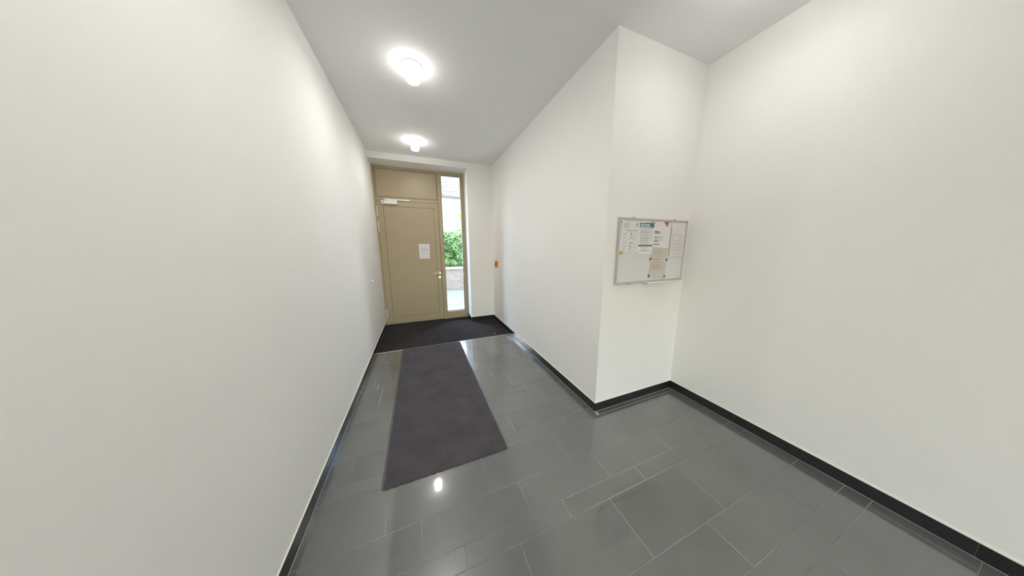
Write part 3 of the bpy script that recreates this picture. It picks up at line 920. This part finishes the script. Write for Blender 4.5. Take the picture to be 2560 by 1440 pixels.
# ------------------------------------------------------------------ outside the sidelight
og = struct(obj('outdoor_paving', B(-3, 9, D + 0.1, 13.99, -0.20, -0.012), M['joint']))
for j in range(11):
    y0 = D + 0.25 + j * 0.31
    off = (0.0, 0.22, 0.41)[j % 3]
    for i in range(7):
        x0 = 0.2 + off + i * 0.62
        me = bpy.data.meshes.get('paving_slab')
        if me is None:
            bm = B(-0.306, 0.306, -0.151, 0.151, -0.04, 0.0, bev=0.004)
            bmesh.ops.recalc_face_normals(bm, faces=bm.faces)
            me = bpy.data.meshes.new('paving_slab'); bm.to_mesh(me); bm.free(); me.materials.append(M['paver'])
        o = link('paving_slab', me, og, (x0, y0, rng.uniform(-0.003, 0.002)))
        o.rotation_euler = (rng.uniform(-.004, .004), rng.uniform(-.004, .004), 0)

def brick_course_wall(parent, x0, x1, yface, z0, n, length, hgt, pitch, base, seed):
    me = bpy.data.meshes.new('brick')
    bm = B(-length / 2, length / 2, 0, 0.09, -hgt / 2, hgt / 2, bev=0.004)
    bmesh.ops.recalc_face_normals(bm, faces=bm.faces)
    bm.to_mesh(me); bm.free(); me.materials.append(M['brick'])
    r = random.Random(seed)
    for k_ in range(n):
        z = z0 + pitch * (k_ + 0.5)
        x = x0 + (length / 2 if k_ % 2 == 0 else 0.0) + r.uniform(0, 0.03)
        while x < x1 - length / 2:
            o = link('brick', me, parent, Vector((x + length / 2, yface + r.uniform(-0.004, 0.004), z)) - base)
            x += length + 0.012

gw_loc = Vector((2.0, 4.0, 0))
gw = empty('garden_wall', gw_loc)
tag(gw, 'low pale brick garden wall with a light coping, seen outside through the sidelight', 'wall')
bm = B(0.6, 3.6, 3.989, 4.22, -0.1, 0.79)
bmesh.ops.translate(bm, verts=bm.verts, vec=-gw_loc)
obj('wall_core', bm, M['mortar'], gw)
brick_course_wall(gw, 0.6, 3.6, 3.98, 0.0, 11, 0.24, 0.058, 0.0715, gw_loc, 5)
for i in range(4):
    bm = B(0.58 + i * 0.76, 0.58 + i * 0.76 + 0.754, 3.95, 4.27, 0.79, 0.855, bev=0.005)
    c = Vector((0.58 + i * 0.76 + 0.377, 4.1, 0.82)); bmesh.ops.translate(bm, verts=bm.verts, vec=-c)
    obj('coping_stone', bm, M['coping'], gw, loc=c - gw_loc)

pb_loc = Vector((1.9, 2.6, 3.075))
pb = empty('brick_porch_beam', pb_loc)
tag(pb, 'pale brick lintel beam over the porch, seen through the top of the sidelight', 'beam')
bm = bmesh.new()
box(bm, -1.5, 5.2, 2.489, 2.90, 3.08, 3.95)
bmesh.ops.translate(bm, verts=bm.verts, vec=-pb_loc)
obj('beam_core', bm, M['mortar'], pb)
bm = bmesh.new()
box(bm, -1.5, -1.1, 2.52, 2.90, -0.1, 3.08); box(bm, 4.8, 5.2, 2.52, 2.90, -0.1, 3.08)
bmesh.ops.translate(bm, verts=bm.verts, vec=-pb_loc)
obj('porch_pier', bm, M['brick'], pb)
brick_course_wall(pb, 0.4, 3.2, 2.48, 3.082, 10, 0.24, 0.050, 0.0625, pb_loc, 9)

# foliage
def leaf_cloud(bm, n, fn, size, r):
    for _ in range(n):
        p, nrm = fn(r)
        nrm = (nrm + Vector((r.gauss(0, .45), r.gauss(0, .45), r.gauss(0, .35) + 0.25))).normalized()
        u = nrm.cross(Vector((r.uniform(-1, 1), r.uniform(-1, 1), 0.3))).normalized()
        v = nrm.cross(u)
        if v.z > 0: v = -v                       # leaf tips hang down
        s = size * r.uniform(0.7, 1.3)
        pts = [(0, 0.45), (0.42, 0.2), (0.3, -0.15), (0, -0.62), (-0.3, -0.15), (-0.42, 0.2)]
        vs = [bm.verts.new(p + u * (a * s) - v * (b_ * s) * -1 + nrm * (0.12 * s if abs(a) < 0.01 else 0)) for a, b_ in [(x, -y2) for x, y2 in pts]]
        bm.faces.new((vs[0], vs[1], vs[2], vs[3])); bm.faces.new((vs[0], vs[3], vs[4], vs[5]))

def clump_fn(clumps):
    def fn(r):
        c, rad = r.choice(clumps)
        th, ph = r.uniform(0, 2 * math.pi), math.acos(r.uniform(-1, 1))
        d = Vector((math.sin(ph) * math.cos(th), -abs(math.sin(ph) * math.sin(th)) if r.random() < 0.75 else math.sin(ph) * math.sin(th), math.cos(ph)))
        rr = rad * r.uniform(0.8, 1.05)
        return Vector(c) + d * rr, d
    return fn

hr = random.Random(21)
hg = empty('ivy_hedge', (2.2, 4.6, 0.7))
tag(hg, 'dense green leafy hedge growing above the low brick garden wall outside', 'hedge')
HO = Vector(hg.location)
clumps = []
for i in range(150):
    x_ = hr.uniform(0.9, 3.6); z_ = hr.uniform(0.95, 2.05 + 0.08 * (x_ - 1.6))
    clumps.append(((x_, 4.66 + hr.uniform(-0.14, 0.12), z_), hr.uniform(0.16, 0.24)))
for i in range(26):
    clumps.append(((0.9 + i * 0.108, 4.68 + hr.uniform(-0.1, 0.08), hr.uniform(0.86, 0.98)), 0.2))
bm = bmesh.new(); leaf_cloud(bm, 30000, clump_fn(clumps), 0.075, hr)
bmesh.ops.translate(bm, verts=bm.verts, vec=-HO)
o = obj('foliage', bm, M['leaf'], hg); o['kind'] = 'stuff'
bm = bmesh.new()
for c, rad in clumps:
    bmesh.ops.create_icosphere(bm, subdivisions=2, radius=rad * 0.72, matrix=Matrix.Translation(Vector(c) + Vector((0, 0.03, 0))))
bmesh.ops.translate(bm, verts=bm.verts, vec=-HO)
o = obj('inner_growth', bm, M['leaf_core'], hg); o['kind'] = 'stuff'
for x_ in (1.3, 1.9, 2.5, 3.1):
    bm = tube(bmesh.new(), [(x_, 4.7, 0.0), (x_ + 0.04, 4.68, 0.6), (x_ - 0.03, 4.66, 1.3)], 0.03, 8)
    bmesh.ops.translate(bm, verts=bm.verts, vec=-HO)
    obj('stem', bm, M['bark'], hg)

sb = empty('bright_shrub', (2.95, 5.8, 0.0))
tag(sb, 'sunlit yellow-green shrub rising behind the hedge before the white house', 'shrub')
SO = Vector(sb.location)
clumps = []
for i in range(46):
    z_ = hr.uniform(0.9, 3.15)
    wv = 0.62 - 0.16 * max(0, z_ - 2.2)
    clumps.append(((2.98 + hr.uniform(-wv, wv * 0.9), 5.8 + hr.uniform(-.3, .3), z_), hr.uniform(0.12, 0.2)))
bm = bmesh.new(); leaf_cloud(bm, 6500, clump_fn(clumps), 0.085, hr)
bmesh.ops.translate(bm, verts=bm.verts, vec=-SO)
o = obj('foliage', bm, M['leaf_bright'], sb); o['kind'] = 'stuff'
for k_ in range(5):
    a = k_ * 1.26
    bm = tube(bmesh.new(), [(2.95, 5.8, 0.0), (2.95 + .1 * math.cos(a), 5.8 + .1 * math.sin(a), 0.9), (2.95 + .3 * math.cos(a), 5.8 + .25 * math.sin(a), 2.4)], 0.02, 7)
    bmesh.ops.translate(bm, verts=bm.verts, vec=-SO)
    obj('stem', bm, M['bark'], sb)

hs_loc = Vector((4.0, 14.0, 0))
hs_ = empty('white_house', hs_loc)
tag(hs_, 'sunlit white rendered house with teal shuttered windows, seen through the sidelight', 'building')
bm = B(-6, 14, 14.0, 14.5, -0.1, 8.5)
bmesh.ops.translate(bm, verts=bm.verts, vec=-hs_loc)
obj('facade', bm, M['render'], hs_)
for z0, z1 in ((4.15, 6.2), (1.95, 3.88)):
    fr_ = B(3.48, 4.98, 13.93, 14.0, z0, z1, bev=0.01)
    c = Vector((4.23, 14.0, z0)); bmesh.ops.translate(fr_, verts=fr_.verts, vec=-c)
    sh = obj('window_shutter', fr_, M['teal'], hs_, loc=c - hs_loc)
    bm = bmesh.new()
    for i in range(17):
        xx = 3.53 + i * 0.085 - c.x
        box(bm, xx, xx + 0.05, -0.10, -0.07, 0.05, z1 - z0 - 0.05)
    so = obj('shutter_slats', bm, M['teal'], sh)

bpy.context.view_layer.update()
